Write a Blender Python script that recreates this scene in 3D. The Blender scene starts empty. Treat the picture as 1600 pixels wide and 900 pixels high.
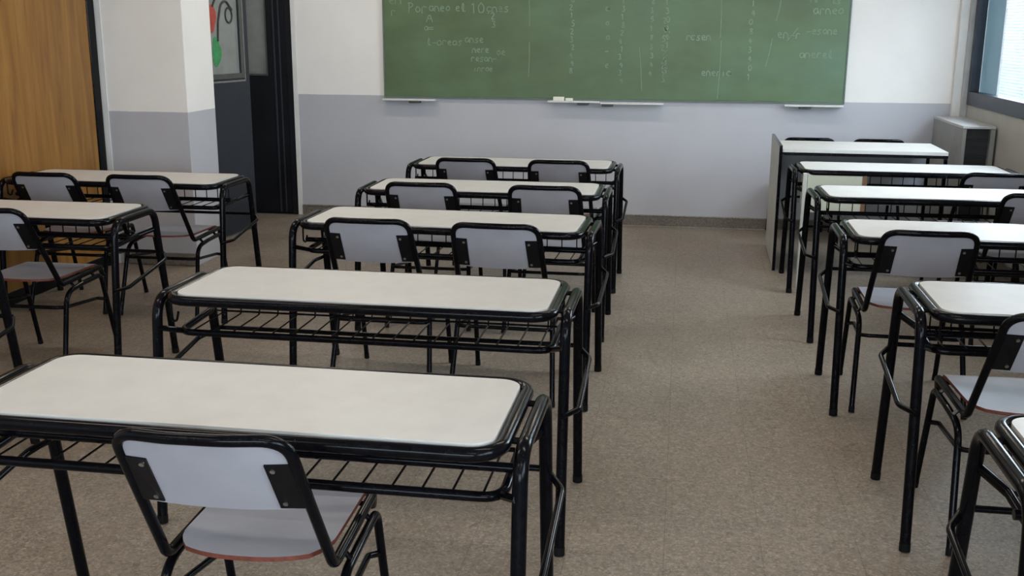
import bpy, bmesh, math, random
from mathutils import Vector, Matrix
PI = math.pi
C = bpy.context.scene.collection

# ------------------------------------------------------------ materials
def new_mat(name):
    m = bpy.data.materials.new(name); m.use_nodes = True
    nt = m.node_tree; b = nt.nodes['Principled BSDF']
    return m, nt, b
def setp(b, **k):
    for n, v in k.items():
        b.inputs[n.replace('_', ' ')].default_value = v
def noise(nt, scale, detail=3, rough=.5, coords='Object', stretch=None):
    tc = nt.nodes.new('ShaderNodeTexCoord'); n = nt.nodes.new('ShaderNodeTexNoise')
    n.inputs['Scale'].default_value = scale; n.inputs['Detail'].default_value = detail; n.inputs['Roughness'].default_value = rough
    src = tc.outputs[coords]
    if stretch:
        mp = nt.nodes.new('ShaderNodeMapping'); mp.inputs['Scale'].default_value = stretch
        nt.links.new(src, mp.inputs[0]); src = mp.outputs[0]
    nt.links.new(src, n.inputs['Vector'])
    return n
def ramp(nt, src, stops, interp='LINEAR'):
    r = nt.nodes.new('ShaderNodeValToRGB'); cr = r.color_ramp; cr.interpolation = interp
    cr.elements[0].position, cr.elements[0].color = stops[0][0], (*stops[0][1], 1)
    cr.elements[1].position, cr.elements[1].color = stops[-1][0], (*stops[-1][1], 1)
    for p, c in stops[1:-1]:
        e = cr.elements.new(p); e.color = (*c, 1)
    nt.links.new(src, r.inputs[0]); return r
def mixc(nt, fac, a, b, mode='MIX'):
    m = nt.nodes.new('ShaderNodeMix'); m.data_type = 'RGBA'; m.blend_type = mode
    for s, v in ((m.inputs[0], fac), (m.inputs[6], a), (m.inputs[7], b)):
        if hasattr(v, 'default_value') or hasattr(v, 'is_linked'): nt.links.new(v, s)
        elif isinstance(v, (int, float)): s.default_value = v
        else: s.default_value = (*v, 1)
    return m.outputs[2]
def bump(nt, b, src, strength, dist=.002):
    n = nt.nodes.new('ShaderNodeBump'); n.inputs['Strength'].default_value = strength; n.inputs['Distance'].default_value = dist
    nt.links.new(src, n.inputs['Height']); nt.links.new(n.outputs[0], b.inputs['Normal'])
def speck(name, a, b2, scale, rough=.5, metallic=0, spec=.5, stretch=None, bstr=0):
    m, nt, b = new_mat(name)
    n = noise(nt, scale, 4, .6, stretch=stretch)
    r = ramp(nt, n.outputs[0], [(.35, a), (.65, b2)])
    nt.links.new(r.outputs[0], b.inputs['Base Color'])
    setp(b, Roughness=rough, Metallic=metallic, Specular_IOR_Level=spec)
    if bstr: bump(nt, b, n.outputs[0], bstr)
    return m
M = {}
M['laminate'] = speck('desk_laminate', (.515,.50,.48), (.555,.54,.515), 9, .42)
M['chair_laminate'] = speck('chair_laminate', (.34,.335,.375), (.375,.37,.41), 7, .45)
M['tube'] = speck('black_enamel', (.002,.002,.003), (.0035,.0035,.005), 30, .16, spec=.11)
M['plate'] = speck('black_plate', (.003,.003,.004), (.005,.005,.007), 40, .4, spec=.2)
M['rivet'] = speck('rivet_steel', (.45,.45,.45), (.6,.6,.6), 60, .3, 1)
M['edge'] = speck('plywood_edge', (.10,.022,.014), (.16,.04,.022), 60, .5)
M['cap'] = speck('rubber_cap', (.003,.003,.003), (.005,.005,.005), 40, .7, spec=.15)
M['white_trim'] = speck('white_trim', (.62,.61,.59), (.68,.67,.65), 5, .5)
M['tray'] = speck('tray_paint', (.55,.56,.52), (.64,.65,.60), 12, .5)
M['trimgrey'] = speck('trim_grey', (.36,.36,.36), (.42,.42,.42), 8, .5)
M['bracket'] = speck('bracket_dark', (.05,.06,.06), (.08,.085,.085), 30, .5)
M['chalk'] = speck('chalk', (.72,.70,.60), (.8,.78,.68), 40, .9)
M['chalkline'] = speck('chalk_marks', (.15,.22,.145), (.22,.30,.21), 15, .95)
M['door'] = speck('door_paint', (.015,.018,.025), (.021,.025,.033), 4, .4, spec=.3)
M['door_dark'] = speck('door_paint_dark', (.005,.0055,.008), (.008,.0085,.011), 4, .45, spec=.25)
M['glazing_bead'] = speck('glazing_bead', (.045,.05,.045), (.07,.075,.068), 20, .4)
M['bead_light'] = speck('bead_light', (.15,.155,.14), (.2,.2,.185), 20, .4)
M['winframe'] = speck('window_frame_paint', (.018,.026,.044), (.028,.037,.056), 8, .4)
M['ceiling'] = speck('ceiling_paint', (.70,.69,.67), (.74,.73,.71), 2, .9)
M['cab'] = speck('cabinet_grey', (.20,.20,.185), (.25,.25,.235), 6, .45)
M['cab_top'] = speck('cabinet_top', (.40,.40,.40), (.46,.46,.46), 6, .35)
M['cab_dark'] = speck('cabinet_dark', (.012,.012,.013), (.02,.02,.021), 20, .6)
M['panel'] = speck('offwhite_panel', (.42,.42,.38), (.48,.48,.44), 6, .5)
M['modesty'] = speck('modesty_panel', (.25,.26,.28), (.30,.31,.33), 6, .5)
M['drawer'] = speck('drawer_laminate', (.42,.43,.34), (.48,.48,.39), 7, .5)
M['brown'] = speck('brown_edge', (.12,.06,.03), (.17,.09,.045), 25, .5)
M['red'] = speck('red_paint', (.32,.045,.03), (.42,.07,.05), 30, .5)
M['green'] = speck('green_paint', (.03,.22,.07), (.05,.30,.10), 30, .5)
M['stroke'] = speck('stroke_paint', (.02,.025,.02), (.04,.045,.04), 30, .5)
M['outwall'] = speck('outside_wall', (.75,.75,.72), (.82,.82,.8), 1, .9)
M['ground'] = speck('outside_ground', (.35,.33,.30), (.42,.40,.36), 1, .9)
def translucent(name, col):
    m, nt, b = new_mat(name); n = noise(nt, 4, 3); r = ramp(nt, n.outputs[0], [(.35, tuple(c*.95 for c in col)), (.65, col)])
    nt.links.new(r.outputs[0], b.inputs['Base Color']); t = nt.nodes.new('ShaderNodeBsdfTranslucent'); nt.links.new(r.outputs[0], t.inputs[0])
    mx = nt.nodes.new('ShaderNodeMixShader'); mx.inputs[0].default_value = .5
    nt.links.new(b.outputs[0], mx.inputs[1]); nt.links.new(t.outputs[0], mx.inputs[2]); nt.links.new(mx.outputs[0], nt.nodes['Material Output'].inputs[0]); return m
M['blind'] = translucent('blind_slat', (.60,.63,.66))

def wood():
    m, nt, b = new_mat('honey_wood')
    n = noise(nt, 2.2, 6, .6, stretch=(2.5, 7, .55)); n.inputs['Distortion'].default_value = .6
    r = ramp(nt, n.outputs[0], [(.28, (.17,.068,.009)), (.5, (.27,.12,.020)), (.72, (.35,.17,.034))])
    n2 = noise(nt, 22, 3, .5, stretch=(3, 9, .35))
    r2 = ramp(nt, n2.outputs[0], [(.3, (.78,.76,.74)), (.7, (1,1,1))])
    nt.links.new(mixc(nt, .7, r.outputs[0], r2.outputs[0], 'MULTIPLY'), b.inputs['Base Color'])
    setp(b, Roughness=.38); return m
M['wood'] = wood()

def wallmat(name, dado=1.035, up=(.80,.765,.73), low=(.45,.445,.475)):
    m, nt, b = new_mat(name)
    g = nt.nodes.new('ShaderNodeNewGeometry'); sx = nt.nodes.new('ShaderNodeSeparateXYZ')
    nt.links.new(g.outputs['Position'], sx.inputs[0])
    n = noise(nt, 3, 4, .6)
    ma = nt.nodes.new('ShaderNodeMath'); ma.operation = 'MULTIPLY_ADD'
    nt.links.new(n.outputs[0], ma.inputs[0]); ma.inputs[1].default_value = .008; nt.links.new(sx.outputs[2], ma.inputs[2])
    gt = nt.nodes.new('ShaderNodeMath'); gt.operation = 'GREATER_THAN'; gt.inputs[1].default_value = dado + .004
    nt.links.new(ma.outputs[0], gt.inputs[0])
    v = ramp(nt, n.outputs[0], [(.3, (.94,.94,.94)), (.7, (1,1,1))])
    c = mixc(nt, gt.outputs[0], low, up)
    nt.links.new(mixc(nt, 1., c, v.outputs[0], 'MULTIPLY'), b.inputs['Base Color'])
    # satin dado, flat wall above
    mr = nt.nodes.new('ShaderNodeMapRange'); mr.inputs['To Min'].default_value = .42; mr.inputs['To Max'].default_value = .85
    nt.links.new(gt.outputs[0], mr.inputs['Value']); nt.links.new(mr.outputs[0], b.inputs['Roughness'])
    n2 = noise(nt, 60, 2); bump(nt, b, n2.outputs[0], .08)
    return m
M['wall'] = wallmat('painted_wall')
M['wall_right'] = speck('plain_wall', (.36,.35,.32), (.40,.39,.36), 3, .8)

def terrazzo(name, base, tile=.30, dark=1.):
    m, nt, b = new_mat(name)
    tc = nt.nodes.new('ShaderNodeTexCoord')
    def vor(scale):
        v = nt.nodes.new('ShaderNodeTexVoronoi'); v.inputs['Scale'].default_value = scale
        nt.links.new(tc.outputs['Object'], v.inputs['Vector']); return v
    v1, v2 = vor(150), vor(70)
    s1 = nt.nodes.new('ShaderNodeSeparateColor'); nt.links.new(v1.outputs['Color'], s1.inputs[0])
    s2 = nt.nodes.new('ShaderNodeSeparateColor'); nt.links.new(v2.outputs['Color'], s2.inputs[0])
    k = lambda t: tuple(x*t*dark for x in base)
    r1 = ramp(nt, s1.outputs[0], [(0, k(.50)), (.25, k(.82)), (.6, k(1.)), (.85, k(1.25)), (1, k(1.75))])
    r2 = ramp(nt, s2.outputs[1], [(0, k(.62)), (.3, k(.95)), (.7, k(1.08)), (1, k(1.5))])
    c = mixc(nt, .4, r1.outputs[0], r2.outputs[0])
    n = noise(nt, 1.6, 4, .6)
    st = ramp(nt, n.outputs[0], [(.3, (.86,.83,.80)), (.55, (1,1,1)), (.75, (1.04,1.05,1.02))])
    c = mixc(nt, 1., c, st.outputs[0], 'MULTIPLY')
    if tile:
        br = nt.nodes.new('ShaderNodeTexBrick'); br.offset = 0; br.squash = 1
        br.inputs['Scale'].default_value = 1; br.inputs['Brick Width'].default_value = tile; br.inputs['Row Height'].default_value = tile
        br.inputs['Mortar Size'].default_value = .0016; br.inputs['Mortar Smooth'].default_value = .3
        br.inputs['Color1'].default_value = (1,1,1,1); br.inputs['Color2'].default_value = (.93,.93,.93,1); br.inputs['Mortar'].default_value = (.70,.69,.67,1)
        nt.links.new(tc.outputs['Object'], br.inputs['Vector'])
        c = mixc(nt, 1., c, br.outputs[0], 'MULTIPLY')
    nt.links.new(c, b.inputs['Base Color'])
    rr = ramp(nt, n.outputs[0], [(.3, (.36,.36,.36)), (.7, (.50,.50,.50))])
    nt.links.new(rr.outputs[0], b.inputs['Roughness'])
    setp(b, Specular_IOR_Level=.4)
    return m
M['floor'] = terrazzo('terrazzo_floor', (.235,.195,.155), .30)
M['skirting'] = terrazzo('terrazzo_skirting', (.15,.125,.105), 0)
M['skirting_lip'] = terrazzo('skirting_lip', (.27,.25,.22), 0)

def boardmat():
    m, nt, b = new_mat('blackboard_green')
    n = noise(nt, .9, 5, .6); n2 = noise(nt, 5, 4, .6, stretch=(.5, 1, 1.2))
    r = ramp(nt, n.outputs[0], [(.3, (.080,.112,.045)), (.55, (.095,.155,.075)), (.75, (.105,.175,.108))])
    r2 = ramp(nt, n2.outputs[0], [(.35, (.9,.9,.9)), (.7, (1.1,1.1,1.12))])
    nt.links.new(mixc(nt, 1., r.outputs[0], r2.outputs[0], 'MULTIPLY'), b.inputs['Base Color'])
    setp(b, Roughness=.44, Specular_IOR_Level=.45); return m
M['board'] = boardmat()

def glassmat():
    m, nt, b = new_mat('window_glass'); nt.nodes.remove(b)
    t = nt.nodes.new('ShaderNodeBsdfTransparent'); g = nt.nodes.new('ShaderNodeBsdfGlossy'); g.inputs['Roughness'].default_value = .03
    t.inputs[0].default_value = (.93,.96,.97,1)
    mx = nt.nodes.new('ShaderNodeMixShader'); mx.inputs[0].default_value = .04
    nt.links.new(t.outputs[0], mx.inputs[1]); nt.links.new(g.outputs[0], mx.inputs[2])
    nt.links.new(mx.outputs[0], nt.nodes['Material Output'].inputs[0]); return m
M['glass'] = glassmat()
M['frosted'] = speck('frosted_door_glass', (.19,.205,.19), (.25,.26,.25), 4, .25)

# ------------------------------------------------------------ mesh helpers
def obj(name, bm, mats, parent=None, loc=None, smooth=False):
    me = bpy.data.meshes.new(name); bmesh.ops.recalc_face_normals(bm, faces=bm.faces[:]); bm.to_mesh(me); bm.free()
    for m in (mats if isinstance(mats, (list, tuple)) else [mats]): me.materials.append(m)
    if smooth:
        for p in me.polygons: p.use_smooth = True
        try: me.set_sharp_from_angle(angle=math.radians(40))
        except Exception: pass
    o = bpy.data.objects.new(name, me); C.objects.link(o)
    if parent: o.parent = parent
    if loc: o.location = loc
    return o
def box(bm, x0, x1, y0, y1, z0, z1, bev=0, mi=0):
    r = bmesh.ops.create_cube(bm, size=1)
    vs = r['verts']
    for v in vs:
        v.co = Vector((x0+(v.co.x+.5)*(x1-x0), y0+(v.co.y+.5)*(y1-y0), z0+(v.co.z+.5)*(z1-z0)))
    fs = set(f for v in vs for f in v.link_faces)
    for f in fs: f.material_index = mi
    if bev:
        es = list(set(e for v in vs for e in v.link_edges))
        r2 = bmesh.ops.bevel(bm, geom=es, offset=bev, segments=2, affect='EDGES', profile=.5)
        for f in r2['faces']: f.material_index = mi
def fillet(pts, rad, n=5):
    out = [Vector(pts[0])]
    for i in range(1, len(pts)-1):
        p = Vector(pts[i]); a = Vector(pts[i-1])-p; b = Vector(pts[i+1])-p
        r = rad[i] if isinstance(rad, (list, tuple)) else rad
        if r <= 0: out.append(p); continue
        ang = a.angle(b)
        d = min(r/math.tan(ang/2), a.length*.49, b.length*.49)
        s = p+a.normalized()*d; e = p+b.normalized()*d
        for k in range(n+1):
            t = k/n; out.append(s*(1-t)**2+p*2*t*(1-t)+e*t*t)
    out.append(Vector(pts[-1])); return out
def tube(bm, pts, r, seg=12, closed=False, caps=True, mi=0):
    pts = [Vector(p) for p in pts]
    n = len(pts); rings = []
    def tan(i):
        if closed: return (pts[(i+1) % n]-pts[i-1]).normalized()
        if i == 0: return (pts[1]-pts[0]).normalized()
        if i == n-1: return (pts[-1]-pts[-2]).normalized()
        return ((pts[i+1]-pts[i]).normalized()+(pts[i]-pts[i-1]).normalized()).normalized()
    t = tan(0); up = Vector((0,0,1)) if abs(t.z) < .9 else Vector((1,0,0))
    nrm = (up-t*up.dot(t)).normalized()
    for i in range(n):
        t = tan(i); nrm = (nrm-t*nrm.dot(t)).normalized(); bi = t.cross(nrm)
        rings.append([bm.verts.new(pts[i]+nrm*math.cos(2*PI*k/seg)*r+bi*math.sin(2*PI*k/seg)*r) for k in range(seg)])
    for i in range(n if closed else n-1):
        A, B = rings[i], rings[(i+1) % n]
        for k in range(seg):
            f = bm.faces.new((A[k], A[(k+1) % seg], B[(k+1) % seg], B[k])); f.material_index = mi
    if caps and not closed:
        bm.faces.new(rings[0]).material_index = mi; bm.faces.new(rings[-1][::-1]).material_index = mi
def rrect(hx, hy, rad, n=7, rads=None):
    out = []
    for q, (sx, sy) in enumerate(((1,1), (-1,1), (-1,-1), (1,-1))):
        r = rads[q] if rads else rad
        for k in range(n+1):
            a = (q+k/n)*PI/2
            out.append((sx*(hx-r)+r*math.cos(a), sy*(hy-r)+r*math.sin(a)))
    return out
def slab(bm, outline, z0, z1, ch=.002, top=0, side=0):
    n = len(outline)
    cx = sum(p[0] for p in outline)/n; cy = sum(p[1] for p in outline)/n
    def ring(z, s):
        out = []
        for x, y in outline:
            d = math.hypot(x-cx, y-cy); k = (d-s)/d if d else 1
            out.append(bm.verts.new((cx+(x-cx)*k, cy+(y-cy)*k, z)))
        return out
    rs = [ring(z0, 0), ring(z1-ch, 0), ring(z1, ch)]
    for a, b in zip(rs, rs[1:]):
        for k in range(n): bm.faces.new((a[k], a[(k+1) % n], b[(k+1) % n], b[k])).material_index = side
    bm.faces.new(rs[0][::-1]).material_index = side; bm.faces.new(rs[-1]).material_index = top
def poly(bm, pts, n, thick, axis='y', mi=0):
    pass
def tag(o, label, cat, group=None):
    o['label'] = label; o['category'] = cat
    if group: o['group'] = group
def empty(name, loc, rz, label, cat, group=None):
    o = bpy.data.objects.new(name, None); o.empty_display_size = .1; C.objects.link(o)
    o.location = loc; o.rotation_euler = (0, 0, rz); tag(o, label, cat, group); return o
def struct(o): o['kind'] = 'structure'; return o
def copy_tree(o, parent=None):
    c = o.copy(); C.objects.link(c)
    if parent: c.parent = parent
    for ch in list(o.children): copy_tree(ch, c)
    return c

# ------------------------------------------------------------ room shell
XL, XR, YB, YF, ZC = -3.82, 2.15, 8.75, -4.4, 3.05
DX0, DX1 = -3.765, -3.265     # door opening in the back wall
DT = 2.12
bm = bmesh.new(); box(bm, -4.3, XR+.2, YF-.15, YB+.2, -.12, 0); struct(obj('floor', bm, M['floor']))
bm = bmesh.new(); box(bm, -4.3, XR+.2, YF-.15, YB+.2, ZC, ZC+.12); struct(obj('ceiling', bm, M['ceiling']))
bm = bmesh.new()
box(bm, DX1, XR+.2, YB, YB+.2, 0, ZC); box(bm, -4.3, DX0, YB, YB+.2, 0, ZC); box(bm, DX0, DX1, YB, YB+.2, DT, ZC)
struct(obj('wall_back', bm, M['wall']))
bm = bmesh.new(); box(bm, -4.3, XR+.2, YF-.15, YF, 0, 1.0); box(bm, -4.3, XR+.2, YF-.15, YF, 2.55, ZC)
box(bm, -4.3, -2.4, YF-.15, YF, 1.0, 2.55); box(bm, 1.7, XR+.2, YF-.15, YF, 1.0, 2.55); struct(obj('wall_front', bm, M['wall']))
bm = bmesh.new()
box(bm, -2.4, 1.7, YF-.10, YF-.03, 1.002, 1.07, .004); box(bm, -2.4, 1.7, YF-.10, YF-.03, 2.48, 2.548, .004)
for x in (-2.365, -1.36, -.35, .66, 1.665): box(bm, x-.034, x+.034, YF-.10, YF-.03, 1.07, 2.48, .004)
wb = struct(obj('window_8', bm, M['winframe']))  # unseen rear window, added to light the surfaces facing the camera
for x in (-2.365, -1.36, -.35, .66):
    bm = bmesh.new(); box(bm, x+.034, x+.97, YF-.07, YF-.064, 1.07, 2.48); obj('pane', bm, M['glass'], wb)
bm = bmesh.new(); box(bm, -4.3, XL, YF, YB, 0, ZC); struct(obj('wall_left', bm, M['wall']))
bm = bmesh.new(); box(bm, XL, -3.21, 6.64, 7.06, 0, ZC, .004); struct(obj('wall_pier', bm, M['wall']))
# right wall with window bays
SILL, HEAD = 1.035, 2.55
bays = [(8.66, 6.9), (6.78, 5.02), (1.14, -.62), (-.74, -2.5)]  # unseen middle stretch kept solid to cut light on the near seats
bm = bmesh.new()
box(bm, XR, XR+.2, YF, YB, 0, SILL); box(bm, XR, XR+.2, YF, YB, HEAD, ZC)
ys = [YB]+[v for b_ in bays for v in b_]+[YF]
for i in range(0, len(ys), 2): box(bm, XR, XR+.2, ys[i+1], ys[i], SILL, HEAD)
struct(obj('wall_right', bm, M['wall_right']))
# corner column between back wall and windows
bm = bmesh.new(); box(bm, 2.045, XR, 8.70, YB, 0, ZC, .004)
struct(obj('trim_1', bm, M['white_trim']))
bm = bmesh.new(); box(bm, 2.105, XR-.001, 8.665, 8.70, 0, ZC, .004)  # grey colour paints in the shaded strip of the column
struct(obj('trim_2', bm, M['trimgrey']))
# white strip at the door jamb and along the recess corner
bm = bmesh.new(); box(bm, DX1, DX1+.04, YB-.006, YB-.0005, 0, DT, .002); struct(obj('trim_3', bm, M['white_trim']))
bm = bmesh.new(); box(bm, XL+.0005, XL+.05, 6.632, 6.6395, 0, ZC, .002); struct(obj('trim_4', bm, M['white_trim']))
# terrazzo skirting
def skirt(name, x0, x1, y0, y1):
    bm = bmesh.new(); box(bm, x0, x1, y0, y1, .004, .086, .002)
    o = struct(obj(name, bm, M['skirting']))
    return o
s1 = skirt('baseboard_back', DX1+.045, 2.04, YB-.014, YB-.0005)
bm = bmesh.new(); box(bm, DX1+.045, 2.04, YB-.018, YB-.0005, .0865, .095, .002); obj('lip', bm, M['skirting_lip'], s1)
bm = bmesh.new(); box(bm, DX1+.045, 2.04, YB-.03, YB-.0145, .0005, .006, .001); obj('cove', bm, M['skirting_lip'], s1)
skirt('baseboard_left', XL+.0005, XL+.012, YF, 6.62)
skirt('baseboard_pier', -3.74, -3.22, 6.625, 6.6395)
skirt('baseboard_right', XR-.014, XR-.0005, YF, 7.7)

# windows
for i, (ya, yb) in enumerate(bays):
    y1, y0 = ya-.002, yb+.002
    bm = bmesh.new(); fx0, fx1 = XR-.012, XR+.06; w = .05
    zb, zt = SILL+.002, HEAD-.002
    box(bm, fx0, fx1, y0, y1, zb, zb+.10, .004); box(bm, fx0, fx1, y0, y1, zt-w, zt, .004)
    box(bm, fx0, fx1, y0, y0+w, zb+.10, zt-w, .004); box(bm, fx0, fx1, y1-w, y1, zb+.10, zt-w, .004)
    ym = (y0+y1)/2 if i else y0+w+.05
    box(bm, fx0+.01, fx1-.01, ym-.03, ym+.03, zb+.10, zt-w, .004)
    o = struct(obj('window_%d' % (i+1), bm, M['winframe']))
    bm = bmesh.new(); box(bm, XR+.022, XR+.028, y0+w, ym-.03, zb+.1, zt-w); obj('pane', bm, M['glass'], o)
    bm = bmesh.new(); box(bm, XR+.022, XR+.028, ym+.03, y1-w, zb+.1, zt-w); obj('pane', bm, M['glass'], o)
# venetian blind outside the far window, with a narrow screen beside it
BA, BB = -.84, .84
bl = empty('venetian_blind', (XR+.135, 7.77, SILL+.02), 0, 'pale venetian blind with thin level slats behind the dark framed window in the corner', 'blind')
bm = bmesh.new()
z = .03
while z < 1.46:
    a = math.radians(54); hw = .0115
    p = [(-hw*math.cos(a), z-hw*math.sin(a)), (hw*math.cos(a), z+hw*math.sin(a))]
    vs = [bm.verts.new(q) for q in ((p[0][0], BA, p[0][1]), (p[1][0], BA, p[1][1]), (p[1][0], BB, p[1][1]), (p[0][0], BB, p[0][1]),
          (p[0][0], BA, p[0][1]-.001), (p[1][0], BA, p[1][1]-.001), (p[1][0], BB, p[1][1]-.001), (p[0][0], BB, p[0][1]-.001))]
    for q in ((0,1,2,3), (7,6,5,4), (0,4,5,1), (1,5,6,2), (2,6,7,3), (3,7,4,0)): bm.faces.new([vs[k] for k in q])
    z += .021
obj('slats', bm, M['blind'], bl)
bm = bmesh.new(); box(bm, -.02, .02, BA, BB, 1.46, 1.505, .003); obj('head_rail', bm, M['white_trim'], bl)
for y in (-.6, 0, .6):
    bm = bmesh.new(); tube(bm, [(-.013, y, 0), (-.013, y, 1.47)], .0012, 6); obj('cord', bm, M['white_trim'], bl)
bm = bmesh.new(); box(bm, -.012, .012, BA, BB, 0, .018, .003); obj('bottom_rail', bm, M['white_trim'], bl)
M['screen'] = translucent('screen_cloth', (.33,.41,.44))
sc = empty('window_screen', (XR+.075, 8.40, SILL+.02), 0, 'narrow pale blue screen at the left end of the corner window beside the blind', 'screen')
bm = bmesh.new(); box(bm, -.001, .001, -.215, .255, .012, 1.49); obj('cloth', bm, M['screen'], sc)
bm = bmesh.new(); box(bm, -.008, .008, -.225, -.2155, 0, 1.49, .002); obj('side_rail', bm, M['trimgrey'], sc)
bm = bmesh.new(); tube(bm, [(0, -.215, 1.495), (0, .255, 1.495)], .012, 10); obj('roller', bm, M['white_trim'], sc)
# what the windows look out on
bm = bmesh.new(); box(bm, -14, 14, YF-8, YB+6, -.3, -.2); o = struct(obj('outside_ground', bm, M['ground']))

# ------------------------------------------------------------ doors at far left
def flat_poly(bm, pts, y, th):
    f = [bm.verts.new((x, y, z)) for x, z in pts]; g = [bm.verts.new((x, y+th, z)) for x, z in pts]
    bm.faces.new(f); bm.faces.new(g[::-1]); n = len(f)
    for k in range(n): bm.faces.new((f[k], g[k], g[(k+1) % n], f[(k+1) % n]))
# leaf built in local x (width, far edge at x=0 towards -x near), faces -y locally -> towards the room
leafW = 1.02
fx, fy = -3.375, 8.087; nx_, ny_ = -3.456, 7.535
ang = math.atan2(fy-ny_, fx-nx_)              # local +x runs near -> far
d1 = struct(bpy.data.objects.new('door_1', None)); C.objects.link(d1)
d1.location = (fx, fy, 0); d1.rotation_euler = (0, 0, ang)
def leafpart(name, boxes, mat, par=None, bev=.003):
    bm = bmesh.new()
    for b_ in boxes: box(bm, *b_, bev)
    return obj(name, bm, mat, par or d1)
T = .04; wx0, wx1, wz0, wz1 = -.90, -.115, 1.235, 1.98
leafpart('leaf', [(-leafW, 0, 0, T, .012, wz0), (-leafW, 0, 0, T, wz1, 2.08), (-leafW, wx0, 0, T, wz0, wz1), (wx1, 0, 0, T, wz0, wz1)], M['door'])
leafpart('glazing_bead', [(wx0, wx1, -.008, .004, wz0-.035, wz0+.004), (wx0, wx1, -.008, .004, wz1-.004, wz1+.03), (wx0-.03, wx0+.004, -.008, .004, wz0-.035, wz1+.03), (wx1-.004, wx1+.035, -.008, .004, wz0-.035, wz1+.03)], M['glazing_bead'])
leafpart('outer_bead', [(wx0, wx1+.05, -.006, -.0005, wz0-.062, wz0-.048), (wx1+.042, wx1+.054, -.006, -.0005, wz0-.048, wz1)], M['bead_light'])
pane = leafpart('glass_pane', [(wx0, wx1, .016, .024, wz0, wz1)], M['frosted'], None, 0)
# painted flowers on the pane (local x measured back from the far edge)
def blob(cx, cz, rx, rz, pt=0):
    out = []
    for k in range(28):
        a = 2*PI*k/28; s = 1+.10*math.sin(3*a+pt)
        out.append((cx+rx*s*math.cos(a), cz+rz*s*math.sin(a)*(1-.15*math.cos(2*a))))
    return out
bm = bmesh.new(); flat_poly(bm, blob(-.462, 1.650, .058, .088, .5), .0135, .0022); obj('red_petal', bm, M['red'], pane)['label'] = 'red petal painted on the glass'
bm = bmesh.new(); flat_poly(bm, blob(-.420, 1.400, .060, .096, 2), .0135, .0022); obj('green_leaf', bm, M['green'], pane)['label'] = 'green leaf painted on the glass'
bm = bmesh.new()
tube(bm, fillet([(-.400, .0125, 1.48), (-.385, .0125, 1.62), (-.34, .0125, 1.75), (-.27, .0125, 1.78), (-.19, .0125, 1.71)], .08, 6), .009, 8)
tube(bm, fillet([(-.45, .0125, 1.73), (-.40, .0125, 1.80), (-.33, .0125, 1.88)], .06, 6), .008, 8)
tube(bm, [(-.235+.045*math.cos(a*PI/9), .0125, 1.670+.055*math.sin(a*PI/9)) for a in range(18)], .007, 8, closed=True)
obj('stem', bm, M['stroke'], pane)
# door in back wall
d2 = struct(bpy.data.objects.new('door_2', None)); C.objects.link(d2); d2.location = (DX0, YB, 0)
W = DX1-DX0
def bd(name, boxes, mat, bev=.003):
    bm = bmesh.new()
    for b_ in boxes: box(bm, *b_, bev)
    return obj(name, bm, mat, d2)
bd('frame', [(.001, .05, .0, .10, .001, DT-.001), (W-.05, W-.001, .0, .10, .001, DT-.001), (.05, W-.05, .0, .10, DT-.05, DT-.001)], M['door_dark'])
bd('leaf', [(.052, W-.052, .02, .06, .01, 1.19), (.052, .09, .02, .06, 1.19, DT-.052), (.265, W-.052, .02, .06, 1.19, DT-.052), (.09, .265, .02, .06, 2.0, DT-.052)], M['door_dark'])
bd('stile', [(.33, .345, .008, .0195, .02, DT-.06), (.38, .392, .008, .0195, .02, DT-.06)], M['door'])
bd('glass_pane', [(.09, .265, .035, .043, 1.19, 2.0)], M['frosted'], 0)
bd('glazing_bead', [(.09, .265, .012, .0195, 1.185, 1.20), (.262, .272, .012, .0195, 1.185, 2.0)], M['glazing_bead'], .001)
bd('threshold', [(.052, W-.052, .0, .10, .0005, .009)], M['door_dark'], .001)
bm = bmesh.new(); box(bm, DX0-.3, DX1+.3, YB+.21, YB+.24, 0, ZC); struct(obj('wall_corridor', bm, M['wall']))

# honey wood panel with black metal edge on the left wall
wp = empty('wooden_panel', (XL, 5.0, .0), 0, 'tall honey brown wooden panel with a black metal edge at the far left', 'panel')
bm = bmesh.new(); box(bm, .001, .014, -2.2, 1.529, .08, 2.75, .002); obj('wood_board', bm, M['wood'], wp)
bm = bmesh.new(); box(bm, .001, .022, 1.53, 1.612, .0, 2.80, .004); box(bm, .001, .02, -2.2, 1.515, 2.755, 2.80, .004); obj('metal_edge', bm, M['tube'], wp)
bm = bmesh.new(); box(bm, .001, .012, -2.2, 1.515, .0, .078, .002); obj('plinth', bm, M['plate'], wp)

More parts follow.
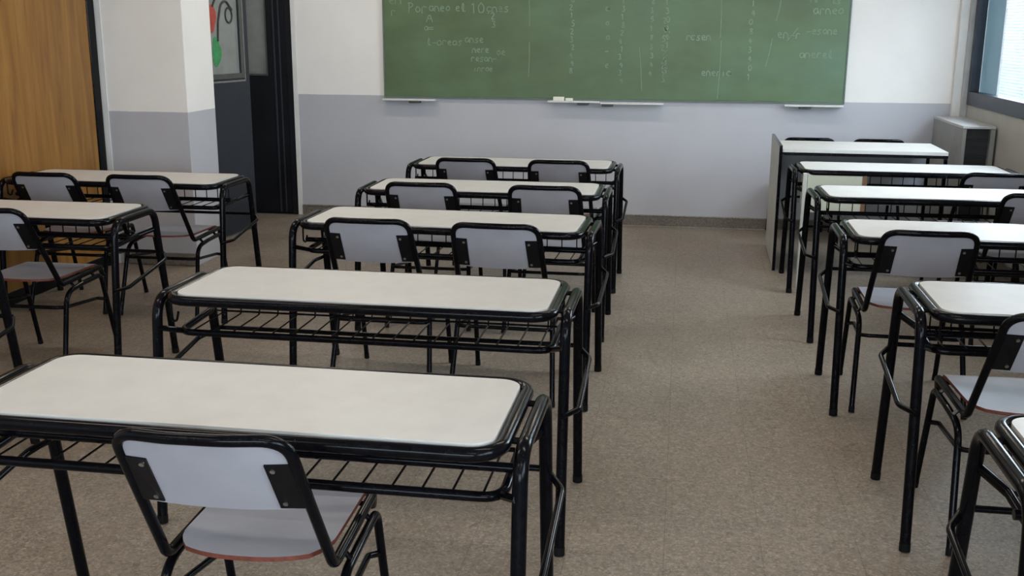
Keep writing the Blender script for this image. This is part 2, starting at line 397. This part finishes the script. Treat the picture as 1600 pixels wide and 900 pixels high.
# ------------------------------------------------------------ blackboard
BX0, BX1, BZ0, BZ1 = -2.466, 1.25, 1.02, 2.24
bb = empty('blackboard', ((BX0+BX1)/2, YB, BZ0), 0, 'wide green blackboard covered in faint chalk writing on the back wall', 'blackboard')
hw = (BX1-BX0)/2; H = BZ1-BZ0
bm = bmesh.new(); box(bm, -hw+.012, hw-.012, -.024, -.001, .012, H-.012, .002); obj('writing_surface', bm, M['board'], bb)
bm = bmesh.new()
box(bm, -hw, hw, -.028, -.001, 0, .0115, .002); box(bm, -hw, hw, -.028, -.001, H-.0115, H, .002)
box(bm, -hw, -hw+.0115, -.028, -.001, .0115, H-.0115, .002); box(bm, hw-.0115, hw, -.028, -.001, .0115, H-.0115, .002)
obj('frame', bm, speck('board_frame', (.10,.14,.11), (.13,.17,.14), 20, .5), bb)
rnd = random.Random(11)
def ribbon(bm, pts, w):
    P = [Vector((x, 0, z)) for x, z in pts]
    prev = None
    for i, p in enumerate(P):
        a = P[max(i-1, 0)]; b = P[min(i+1, len(P)-1)]; t = (b-a)
        if t.length < 1e-6: continue
        t.normalize(); n = Vector((-t.z, 0, t.x))*w/2
        q = (bm.verts.new(p+n+Vector((0, -.0246, 0))), bm.verts.new(p-n+Vector((0, -.0246, 0))))
        if prev: bm.faces.new((prev[0], prev[1], q[1], q[0]))
        prev = q
# glyph strokes on a unit cell
G = {
 'a': [[(.8,.6),(.4,.75),(.1,.4),(.35,.05),(.75,.2),(.8,.65),(.85,.1)]], 'o': [[(.5,.7),(.15,.45),(.4,.05),(.85,.3),(.7,.7),(.45,.7)]],
 'r': [[(.2,0),(.22,.65),(.5,.7),(.8,.6)]], 'n': [[(.1,0),(.15,.65),(.5,.7),(.7,.5),(.8,0)]], 'e': [[(.15,.35),(.8,.45),(.55,.75),(.2,.5),(.3,.1),(.8,.1)]],
 's': [[(.8,.65),(.4,.7),(.3,.45),(.7,.3),(.6,.02),(.15,.05)]], 'l': [[(.4,0),(.3,.5),(.45,1.1),(.6,.9),(.5,.05),(.8,.05)]], 'i': [[(.4,0),(.45,.65)]],
 'P': [[(.2,0),(.22,1.1)],[(.05,1.05),(.6,1.1),(.8,.8),(.25,.55)]], 'A': [[(.1,0),(.5,1.1),(.9,0)],[(.25,.4),(.8,.4)]],
 'E': [[(.8,1.1),(.2,1.05),(.2,0),(.8,0)],[(.2,.55),(.7,.55)]],
 '0': [[(.5,1),(.15,.6),(.3,.05),(.75,.1),(.85,.7),(.5,1)]], '1': [[(.3,.75),(.55,1),(.5,0)]], '2': [[(.15,.8),(.5,1),(.8,.75),(.2,.02),(.85,.05)]],
 '3': [[(.2,.95),(.75,.9),(.4,.55),(.8,.3),(.5,0),(.15,.1)]], '4': [[(.6,0),(.6,1),(.1,.35),(.85,.38)]], '5': [[(.8,1),(.3,.98),(.25,.6),(.7,.55),(.75,.15),(.2,.02)]],
 '8': [[(.5,.55),(.2,.8),(.5,1),(.8,.8),(.5,.55),(.15,.2),(.5,0),(.85,.25),(.5,.55)]], '-': [[(.1,.4),(.9,.42)]], '=': [[(.1,.3),(.9,.3)],[(.1,.55),(.9,.55)]], ' ': [],
 '.': [[(.4,0),(.55,.06)]],
}
def write(bm, text, x, z, s, w=.008):
    for ch in text:
        for st in G[ch]:
            pts = [(x+px*s*.75+rnd.uniform(-.04, .04)*s, z+pz*s*.9+rnd.uniform(-.04, .04)*s) for px, pz in st]
            P = fillet([(a, 0, b) for a, b in pts], s*.18, 3) if len(pts) > 2 else [Vector((a, 0, b)) for a, b in pts]
            ribbon(bm, [(p.x, p.z) for p in P], w)
        x += s*(.66 if ch != ' ' else .5)
def at(X, Z): return X-(BX0+BX1)/2, Z-BZ0
words = [('Por', -2.255, 1.70, .085), ('aneo', -2.08, 1.715, .07), ('el', -1.86, 1.715, .07), ('10.', -1.74, 1.70, .095), ('anes', -1.60, 1.71, .07),
 ('2', -1.57, 1.655, .06), ('3', -1.56, 1.59, .06), ('A', -2.10, 1.63, .08), ('a=', -2.12, 1.56, .06), ('l-areas', -2.10, 1.445, .065),
 ('anse', -1.78, 1.47, .06), ('nere', -1.72, 1.39, .055), ('resan-', -1.73, 1.32, .055), ('oe', -1.52, 1.37, .06), ('inroe', -1.71, 1.24, .05),
 ('rasen', .0, 1.50, .06), ('eneria', .13, 1.225, .06), ('arneo', .96, 1.70, .07), ('-esone', .92, 1.55, .06), ('anerel', .88, 1.37, .065), ('Ar', .93, 1.79, .07), ('en', .70, 1.52, .07), ('es', 1.1, 1.78, .05), ('-r', .80, 1.52, .06),
 ('en', -2.42, 1.77, .09), ('r', -2.40, 1.68, .07)]
for t_, x, z, s in words:
    a, b_ = at(x, z); bm = bmesh.new(); write(bm, t_, a, b_, s); obj('chalk_word', bm, M['chalkline'], bb)
for X, top, n, step, kinds in ((-.92, 1.79, 10, .062, '0123458'), (-.52, 1.78, 11, .062, '0123458'), (-.49+.32, 1.77, 10, .066, '0123458'), (.49, 1.76, 9, .07, '0123458'), (-.64, 1.72, 5, .11, 'ae-o')):
    bm = bmesh.new()
    for k in range(n):
        a, b_ = at(X+rnd.uniform(-.01, .01), top-k*step); write(bm, rnd.choice(kinds), a, b_, .05)
    obj('chalk_column', bm, M['chalkline'], bb)
bm = bmesh.new()
bm2 = bmesh.new()
for k in range(9):
    a, b_ = at(-.28+rnd.uniform(-.008, .008), 1.78-k*.07); write(bm, rnd.choice('123458'), a, b_, .045)
    if k > 1:
        a, b_ = at(-.185+rnd.uniform(-.01, .01), 1.77-k*.07); write(bm2, rnd.choice('123458')+('.' if k % 2 else ''), a, b_, .05)
obj('chalk_column', bm, M['chalkline'], bb); obj('chalk_column', bm2, M['chalkline'], bb)
for seg in (((-1.245, 1.48), (-1.25, 1.20)), ((.265, 1.82), (.27, 1.52)), ((.28, 1.50), (.27, 1.05)), ((-.36, 1.45), (-.33, 1.10)), ((.72, 1.82), (.69, 1.65)), ((.67, 1.52), (.63, 1.30)), ((-1.25, 1.82), (-1.245, 1.60)), ((.86, 1.60), (.78, 1.50))):
    a = at(*seg[0]); b_ = at(*seg[1]); bm = bmesh.new(); ribbon(bm, [a, ((a[0]+b_[0])/2+.004, (a[1]+b_[1])/2), b_], .006); obj('chalk_line', bm, M['chalkline'], bb)
# trays
def tray(x0, x1, label, brx, z=1.008):
    t = empty('chalk_tray', ((x0+x1)/2, YB, z), 0, label, 'tray', 'chalk trays')
    w = (x1-x0)/2
    bm = bmesh.new(); box(bm, -w, w, -.085, -.0295, -.008, 0, .002); box(bm, -w, w, -.09, -.0855, -.008, .008, .001); box(bm, -w, w, -.0294, -.001, -.008, 0-.002, .001)
    obj('shelf', bm, M['tray'], t)
    for bx in brx:
        bm = bmesh.new(); box(bm, bx-.045-(x0+x1)/2, bx+.045-(x0+x1)/2, -.07, -.001, -.028, -.0085, .004); obj('bracket', bm, M['bracket'], t)
    return t
tray(-2.464, -2.014, 'short pale chalk tray at the left end of the green blackboard', [-2.2])
tray(-1.081, -.66, 'pale chalk tray under the middle of the blackboard, left one of the joined pair', [-.8], 1.012)
tray(-.655, -.151, 'pale chalk tray under the middle of the blackboard, right one of the joined pair', [-.6], 1.004)
tray(.79, 1.238, 'short pale chalk tray at the right end of the green blackboard', [.95])
bm = bmesh.new(); box(bm, -.045, .045, -.022, .022, 0, .036, .005)
o = obj('board_eraser', bm, M['chalk'], None, (-.995, YB-.058, 1.0125)); tag(o, 'larger cream coloured eraser block lying on the middle chalk tray', 'eraser')
bm = bmesh.new(); box(bm, -.03, .03, -.018, .018, 0, .026, .004)
o = obj('chalk_block', bm, M['chalk'], None, (-.91, YB-.058, 1.0125)); tag(o, 'smaller cream chalk block right of the eraser on the middle tray', 'chalk')

# ------------------------------------------------------------ two-seat desk
HL, HW, TZ = .594, .208, .760
LX = .652
def make_desk(under_bar=True, label='', back_bar=True):
    t = empty('school_desk', (0,0,0), 0, label, 'desk', None)
    bm = bmesh.new(); slab(bm, rrect(HL, HW, .052), TZ-.018, TZ, .0004); obj('tabletop', bm, M['laminate'], t)
    bm = bmesh.new(); tube(bm, [(x, y, TZ-.0172) for x, y in rrect(HL+.0165, HW+.0165, .068)], .016, 14, closed=True)
    obj('top_frame', bm, M['tube'], t, smooth=True)
    for s in (-1, 1):
        # each end frame is an arch of thick tube; one half of it is one leg
        pf = fillet([(s*LX, 0, TZ-.020), (s*LX, -.195, TZ-.020), (s*LX, -.267, .006)], .075, 8)
        pr = fillet([(s*LX, 0, TZ-.020), (s*LX, .172, TZ-.020), (s*LX, .292, .006)], .075, 8)
        for pts in (pf, pr):
            bm = bmesh.new(); tube(bm, pts, .0165, 14)
            lg = obj('leg', bm, M['tube'], t, smooth=True)
            d = (pts[-1]-pts[-2]).normalized()
            bm = bmesh.new(); tube(bm, [pts[-1]-d*.022, pts[-1]+d*.004], .0174, 14); obj('foot_cap', bm, M['cap'], lg)
        bm = bmesh.new()
        tube(bm, fillet([(s*LX, -.247, .445), (s*(LX+.044), -.19, .452), (s*(LX+.044), .165, .505), (s*LX, .238, .52)], .05, 6), .0085, 10)
        obj('side_rail', bm, M['tube'], t, smooth=True)
        for y in (-.13, .10):
            bm = bmesh.new(); tube(bm, [(s*(HL+.02), y, TZ-.018), (s*(LX-.005), y, TZ-.019)], .008, 8)
            obj('bracket', bm, M['tube'], t)
    bz = .619
    bm = bmesh.new()
    tube(bm, fillet([(-LX+.002, .200, bz+.03), (-HL-.012, .085, bz+.012), (-HL-.012, -.15, bz), (HL+.012, -.15, bz), (HL+.012, .085, bz+.012), (LX-.002, .200, bz+.03)], [0, .03, .05, .05, .03, 0], 6), .0115, 10)
    for s in (-1, 1): tube(bm, [(s*(HL+.005), -.135, bz), (s*(LX-.004), -.215, bz+.03)], .0095, 8)
    bk = obj('book_rack', bm, M['tube'], t, smooth=True)
    bm = bmesh.new()
    n = 18
    for k in range(n):
        x = -HL+.03+(2*HL-.06)*k/(n-1)
        tube(bm, fillet([(x, -.15, bz+.004), (x, .09, bz+.004), (x, .09, TZ-.02)], .012, 3), .0028, 6)
    tube(bm, [(-HL, .094, bz+.009), (HL, .094, bz+.009)], .0035 if not under_bar else .006, 8)
    obj('rack_wires', bm, M['tube'], bk)
    if under_bar:
        bm = bmesh.new(); tube(bm, [(-LX+.01, -.065, .652), (LX-.01, -.065, .652)], .0112, 10); obj('cross_bar', bm, M['tube'], t, smooth=True)
    if back_bar:
        bm = bmesh.new(); tube(bm, [(-LX, .236, .525), (LX, .236, .525)], .0085, 10); obj('back_bar', bm, M['tube'], t, smooth=True)
    # little bag hook under the left end of the top
    for s in (-1,):
        bm = bmesh.new()
        tube(bm, fillet([(s*.60, -.205, TZ-.03), (s*.60, -.205, TZ-.085), (s*.60, -.175, TZ-.10), (s*.60, -.16, TZ-.07)], .015, 4), .004, 8)
        obj('bag_hook', bm, M['tube'], t, smooth=True)
    return t
G_D = 'two seat school desks'
desks = [
 ('M1', -.944, 2.184, -.4, 'white topped two seat desk nearest the camera, in the middle column'),
 ('M2', -.969, 3.243, -.2, 'white topped two seat desk with no chair, second from the front in the middle column'),
 ('M3', -1.005, 4.545, -1.6, 'white topped two seat desk third in the middle column, behind the chairless one'),
 ('M4', -1.022, 5.568, .3, 'white topped two seat desk fourth in the middle column, second nearest the blackboard wall'),
 ('M5', -1.026, 6.644, -.5, 'white topped two seat desk at the far end of the middle column, nearest the blackboard'),
 ('L1', -3.085, 5.561, .5, 'white topped two seat desk far left, beside the pier and grey door'),
 ('L2', -3.095, 4.452, .5, 'white topped two seat desk at left, in front of the honey wood panel'),
 ('L3', -3.088, 3.25, 0, 'desk of which only a black leg shows at the left edge of the photo'),
 ('R2', 1.35, 6.839, -.3, 'white topped desk with a pale drawer front under its left half, right column'),
 ('R3', 1.352, 5.756, 1.0, 'white topped two seat desk in the right column, next nearer than the drawer desk'),
 ('R4', 1.335, 4.648, -.5, 'white topped two seat desk in the right column with a whole chair before it'),
 ('R5', 1.395, 3.441, -.5, 'white topped desk in the right column with the nearest bluish seat under it'),
 ('R6', 1.318, 2.12, 0, 'desk corner nearest the camera at the lower right edge of the photo'),
]
proto_a = make_desk(True, ''); proto_b = make_desk(False, '')
used = {True: False, False: False}
D = {}
for key, x, y, a, lab in desks:
    plain = key == 'M2'
    pr = proto_b if plain else proto_a
    if not used[plain]: o = pr; used[plain] = True
    else: o = copy_tree(pr)
    o.location = (x, y, 0); o.rotation_euler = (0, 0, math.radians(a)); o['label'] = lab; o['group'] = G_D; D[key] = o
# drawer box of the fourth right hand desk
t = D['R2']
bm = bmesh.new(); box(bm, -.585, -.235, -.232, .10, .50, .742, .004)
dr = obj('drawer_box', bm, M['drawer'], t)
bm = bmesh.new(); box(bm, -.262, -.236, -.2345, -.2322, .51, .735, .001); obj('edge_strip', bm, M['brown'], dr)
bm = bmesh.new(); box(bm, -.612, -.588, -.255, -.233, .03, .742, .003); obj('front_post', bm, M['panel'], t)

# ------------------------------------------------------------ chair
def make_chair():
    t = empty('school_chair', (0,0,0), 0, '', 'chair')
    # back loop and seat rails in one tube
    rail = [(.172, .375, .405), (.178, .335, .432), (.190, .0, .428), (.176, -.195, .72), (.174, -.225, .805)]
    pts = [Vector(p) for p in rail]
    pts = pts[:3]+[Vector((.178, -.20, .735)), Vector((.172, -.226, .806))]
    full = [(.176, .395, .385), (.189, .355, .432), (.192, .0, .425), (.176, -.222, .805), (.06, -.243, .806), (-.06, -.243, .806), (-.176, -.222, .805), (-.192, .0, .425), (-.189, .355, .432), (-.176, .395, .385)]
    bm = bmesh.new(); tube(bm, fillet(full, [0, .03, .045, .075, .3, .3, .075, .045, .03, 0], 8), .0125, 12)
    obj('back_frame', bm, M['tube'], t, smooth=True)
    # backrest: curved sheet lying between the tubes
    def backpt(u, v):    # u -1..1 across, v 0..1 up along the lean
        y0, z0 = -.222*v, .425+.380*v
        w = .192+(.176-.192)*v
        return Vector((u*(w-.008), y0-.022*(1-u*u)*v, z0))
    bm = bmesh.new(); nu, nv = 16, 10; v0, v1 = .50, .985
    def sheet(off):
        g = []
        for j in range(nv+1):
            row = []
            for i in range(nu+1):
                u = -1+2*i/nu; f = j/nv
                v = v0+(v1-v0)*f
                # rounded corners: narrow near bottom, follow the bend near top
                k = 1.0
                if f > .8: k = 1-.13*((f-.8)/.2)**2
                if f < .15: k = 1-.05*((.15-f)/.15)**2
                dv = -.018*(1-u*u) if f < .01 else 0
                p = backpt(u*k*.985, v+dv); p += Vector((0, off*math.cos(.53), off*math.sin(.53)))
                row.append(bm.verts.new(p))
            g.append(row)
        return g
    A, B = sheet(.0045), sheet(-.0045)
    for j in range(nv):
        for i in range(nu):
            bm.faces.new((A[j][i], A[j][i+1], A[j+1][i+1], A[j+1][i])); bm.faces.new((B[j][i], B[j+1][i], B[j+1][i+1], B[j][i+1]))
    for i in range(nu):
        bm.faces.new((A[0][i], B[0][i], B[0][i+1], A[0][i+1])); bm.faces.new((A[nv][i], A[nv][i+1], B[nv][i+1], B[nv][i]))
    for j in range(nv):
        bm.faces.new((A[j][0], A[j+1][0], B[j+1][0], B[j][0])); bm.faces.new((A[j][nu], B[j][nu], B[j+1][nu], A[j+1][nu]))
    obj('backrest', bm, M['chair_laminate'], t, smooth=True)
    for s in (-1, 1):
        bm = bmesh.new()
        q = [backpt(s*.71, .515), backpt(s*1.03, .515), backpt(s*1.03, .845), backpt(s*.71, .845)]
        nn = Vector((0, -math.cos(.53), -math.sin(.53)))
        f = [bm.verts.new(p+nn*.0050) for p in q]; g = [bm.verts.new(p+nn*.0085) for p in q]
        bm.faces.new(f[::-1]); bm.faces.new(g)
        for k in range(4): bm.faces.new((f[k], f[(k+1) % 4], g[(k+1) % 4], g[k]))
        br = obj('bracket', bm, M['plate'], t)
        for v in (.555, .805):
            bm = bmesh.new(); p = backpt(s*.79, v)+nn*.0085
            tube(bm, [p, p+nn*.003], .0055, 10); obj('rivet', bm, M['rivet'], br)
    # seat: saddle sheet between rails
    bm = bmesh.new(); nu, nv = 14, 16
    def seatpt(i, j, off):
        u = -1+2*i/nu; f = j/nv; y = -.012+.40*f
        hwid = .177
        e = 1.0
        if f < .22: e = 1-.20*((.22-f)/.22)**2
        if f > .88: e = 1-.06*((f-.88)/.12)**2
        yy = y-(.030*(1-abs(u)**2.5) if f < .5 else 0)*(1-f*2 if f < .5 else 0)
        z = .446-.010*(1-u*u)*math.sin(PI*min(1, f*1.2))+(-.030*((f-.82)/.18)**2 if f > .82 else 0)+.004*(1-f)
        return Vector((u*hwid*e, yy, z+off))
    A = [[bm.verts.new(seatpt(i, j, .0055)) for i in range(nu+1)] for j in range(nv+1)]
    B = [[bm.verts.new(seatpt(i, j, -.0055)) for i in range(nu+1)] for j in range(nv+1)]
    for j in range(nv):
        for i in range(nu):
            bm.faces.new((A[j][i], A[j][i+1], A[j+1][i+1], A[j+1][i])); bm.faces.new((B[j][i], B[j+1][i], B[j+1][i+1], B[j][i+1])).material_index = 1
    for i in range(nu):
        bm.faces.new((A[0][i], B[0][i], B[0][i+1], A[0][i+1])).material_index = 1; bm.faces.new((A[nv][i], A[nv][i+1], B[nv][i+1], B[nv][i])).material_index = 1
    for j in range(nv):
        bm.faces.new((A[j][0], A[j+1][0], B[j+1][0], B[j][0])).material_index = 1; bm.faces.new((A[j][nu], B[j][nu], B[j+1][nu], A[j+1][nu])).material_index = 1
    obj('seat', bm, [M['chair_laminate'], M['edge']], t, smooth=True)
    # side arches, one half each a leg
    for s in (-1, 1):
        top = (s*.208, .15, .398)
        rear = fillet([top, (s*.206, .015, .385), (s*.226, -.095, .006)], .09, 8)
        front = fillet([top, (s*.206, .325, .402), (s*.212, .425, .006)], .045, 8)
        for pts in (rear, front):
            bm = bmesh.new(); tube(bm, pts, .0115, 12); lg = obj('leg', bm, M['tube'], t, smooth=True)
            d = (pts[-1]-pts[-2]).normalized()
            bm = bmesh.new(); tube(bm, [pts[-1]-d*.02, pts[-1]+d*.004], .0124, 12); obj('foot_cap', bm, M['cap'], lg)
        for y in (.08, .27):
            bm = bmesh.new(); tube(bm, [(s*.186, y, .425), (s*.208, y, .400)], .007, 8); obj('lug', bm, M['tube'], t)
    bm = bmesh.new()
    tube(bm, fillet([(.208, .36, .27), (.185, .31, .285), (.212, -.035, .325), (-.212, -.035, .325), (-.185, .31, .285), (-.208, .36, .27)], [0, .03, .05, .05, .03, 0], 6), .0085, 10)
    obj('stretcher', bm, M['tube'], t, smooth=True)
    bm = bmesh.new(); tube(bm, [(-.182, .30, .432), (.182, .30, .432)], .0065, 8); obj('seat_bar', bm, M['tube'], t, smooth=True)
    return t
G_C = 'school chairs'
chairs = [
 (-.908, 2.035, 2, 'black framed chair with grey back nearest the camera, tucked under the front desk'),
 (-1.270, 4.40, 0, 'black framed chair at the third middle column desk, the left of its two'),
 (-.722, 4.38, -1.5, 'black framed chair at the third middle column desk, the right of its two'),
 (-1.310, 5.475, .5, 'black framed chair at the fourth middle column desk, the left of its two'),
 (-.668, 5.475, 0, 'black framed chair at the fourth middle column desk, the right of its two'),
 (-1.292, 6.553, 0, 'left of the two chairs at the middle column desk nearest the blackboard'),
 (-.722, 6.553, 0, 'right of the two chairs at the middle column desk nearest the blackboard'),
 (-2.85, 5.46, 1, 'chair with an open grey seat at the far left desk, beside the grey door'),
 (-3.40, 5.46, 1, 'chair against the honey wood panel at the far left desk'),
 (-2.975, 4.355, 1, 'chair at the left edge of the photo under the desk by the wood panel'),
 (1.745, 6.44, 0, 'chair at the drawer desk in the right column, small grey back at the right edge'),
 (1.745, 5.66, 0, 'chair at the right edge of the photo, at the desk behind the drawer desk'),
 (.99, 4.53, -1, 'whole bluish backed chair with two side plates in the right column'),
 (1.095, 3.27, 1.5, 'chair at the right edge with a bluish seat, nearest chair of the right column'),
 (.93, 8.30, 0, 'chair behind the teacher table of which only the black top rail shows, left one'),
 (1.42, 8.29, 0, 'chair behind the teacher table of which only the black top rail shows, right one'),
]
pc = make_chair()
for i, (x, y, a, lab) in enumerate(chairs):
    o = pc if i == 0 else copy_tree(pc)
    o.location = (x, y, 0); o.rotation_euler = (0, 0, math.radians(a)); o['label'] = lab; o['group'] = G_C

# ------------------------------------------------------------ teacher table
tt = empty('teacher_table', (1.19, 7.50, 0), math.radians(-1), 'plain white rectangular teacher table with an off-white side panel before the blackboard wall', 'table')
TX, TY, TH = .52, .285, .82
bm = bmesh.new(); slab(bm, rrect(TX, TY, .006, 2), TH-.022, TH, .001); obj('tabletop', bm, M['laminate'], tt)
bm = bmesh.new()
box(bm, -TX, TX, -TY, -TY+.012, TH-.042, TH-.0225, .001); box(bm, -TX, TX, TY-.012, TY, TH-.042, TH-.0225, .001)
obj('apron', bm, M['tube'], tt)
bm = bmesh.new(); box(bm, -TX-.020, -TX-.0005, -TY, TY+.28, .01, TH+.012, .001); obj('side_panel', bm, M['panel'], tt)
bm = bmesh.new(); box(bm, -TX-.022, -TX-.002, -TY-.022, -TY-.0005, .0, TH+.014, .002); box(bm, -TX-.021, -TX-.0006, -TY, TY+.28, TH+.0125, TH+.020, .001); obj('panel_edge', bm, M['tube'], tt)
for x, y in ((TX-.012, -TY+.012), (TX-.012, TY-.012), (-TX+.012, TY-.012)):
    bm = bmesh.new(); box(bm, x-.011, x+.011, y-.011, y+.011, 0, TH-.043, .002); obj('leg', bm, M['tube'], tt)
bm = bmesh.new(); box(bm, -TX+.002, TX-.026, TY-.010, TY-.002, .38, TH-.045, .001); obj('modesty_panel', bm, M['modesty'], tt)

# ------------------------------------------------------------ grey cabinet in the right corner
cb = empty('grey_cabinet', (2.035, 8.22, 0), 0, 'grey metal cabinet with a dark open end in the right corner under the window', 'cabinet')
x0, x1, y0, y1, h = -.115, .098, -.44, .46, .945
bm = bmesh.new()
box(bm, x0, x0+.012, y0, y1, .02, h-.02, .002); box(bm, x1-.03, x1, y0, y1, .02, h-.02, .002)
box(bm, x0+.012, x1-.03, y1-.012, y1, .02, h-.02, .002); box(bm, x0+.012, x1-.03, y0, y1-.012, .02, .05, .002)
box(bm, x0+.012, x0+.024, y0, y0+.03, .05, h-.02, .002)
obj('body', bm, M['cab'], cb)
bm = bmesh.new(); box(bm, x0-.004, x1, y0-.004, y1, h-.0195, h, .003); obj('top', bm, M['cab_top'], cb)
bm = bmesh.new(); box(bm, x0+.025, x1-.031, y0+.05, y0+.06, .051, h-.021, .001)
for k in range(14): box(bm, x0+.027, x1-.033, y0+.035, y0+.049, .09+k*.058, .10+k*.058, .001)
obj('dark_grille', bm, M['cab_dark'], cb)

# ------------------------------------------------------------ light
wd = bpy.data.worlds.new('World'); bpy.context.scene.world = wd; wd.use_nodes = True
nt = wd.node_tree; bg = nt.nodes['Background']
bg.inputs[0].default_value = (.80, .90, 1.0, 1); bg.inputs[1].default_value = 16.5
for (ya, yb) in bays:
    L = bpy.data.lights.new('window_daylight', 'AREA'); L.shape = 'RECTANGLE'; L.size = ya-yb; L.size_y = HEAD-SILL
    L.cycles.is_portal = True
    o = bpy.data.objects.new('window_daylight', L); C.objects.link(o)
    o.location = (XR+.19, (ya+yb)/2, (SILL+HEAD)/2); o.rotation_euler = (0, math.radians(90), math.radians(0))
    # area light shines along local -Z; rotate so that it faces -X
    o.rotation_euler = Vector((-1, 0, 0)).to_track_quat('-Z', 'Y').to_euler(); L.size = ya-yb; L.size_y = HEAD-SILL
L = bpy.data.lights.new('added_rear_daylight', 'AREA'); L.shape = 'RECTANGLE'; L.size = 4.1; L.size_y = 1.55; L.cycles.is_portal = True  # portal guiding sky light through the added rear window
o = bpy.data.objects.new('added_rear_daylight', L); C.objects.link(o); o.location = (-.35, YF-.14, 1.775)
o.rotation_euler = Vector((0, 1, 0)).to_track_quat('-Z', 'Z').to_euler()
# unseen fill lamps added overhead, shaped as ceiling tube fittings
M['fill_tube_glow'], _nt, _b = new_mat('glowing_fill_tube')
_b.inputs['Emission Color'].default_value = (1, .90, .79, 1); _b.inputs['Emission Strength'].default_value = 2
def fill_fixture(x, y, label, power):
    f = empty('added_fill_light', (x, y, ZC-.0005), 0, label, 'fill lamp', 'added fill lights')
    bm = bmesh.new(); box(bm, -.63, .63, -.09, .09, -.055, 0, .006); obj('housing', bm, M['tray'], f)
    for s in (-1, 1):
        bm = bmesh.new(); tube(bm, [(-.60, s*.045, -.075), (.60, s*.045, -.075)], .013, 10); obj('fill_tube', bm, M['fill_tube_glow'], f)
    L = bpy.data.lights.new('fill_area', 'AREA'); L.shape = 'RECTANGLE'; L.size = 1.2; L.size_y = .16; L.energy = power; L.color = (1, .89, .77)
    o = bpy.data.objects.new('fill_area', L); C.objects.link(o); o.parent = f; o.location = (0, 0, -.10)
PW = 15
for y, row in ((7.4, 'nearest the blackboard'), (4.9, 'in the second row'), (2.4, 'in the third row'), (-.4, 'in the row behind the front desk')):
    for x, side in ((-2.3, 'left'), (.35, 'right')):
        fill_fixture(x, y, 'added twin tube fill light, %s hand one %s' % (side, row), PW)

# ------------------------------------------------------------ camera
cam = bpy.data.cameras.new('camera'); co = bpy.data.objects.new('camera', cam); C.objects.link(co)
cam.sensor_width = 36; cam.lens = 36*1659.7/1600; cam.clip_start = .05
R_ = Vector((0.98758197, 0.15702574, 0.00497645)); U_ = Vector((-0.04183214, 0.23229845, 0.97174457)); F_ = Vector((-0.15143289, 0.95988559, -0.23598248))
co.matrix_world = Matrix(((R_.x, U_.x, -F_.x, 0), (R_.y, U_.y, -F_.y, 0), (R_.z, U_.z, -F_.z, 1.5722), (0, 0, 0, 1)))
bpy.context.scene.camera = co
vs = bpy.context.scene.view_settings
vs.view_transform = 'Standard'; vs.look = 'None'; vs.gamma = 1; vs.exposure = 0; vs.use_curve_mapping = False
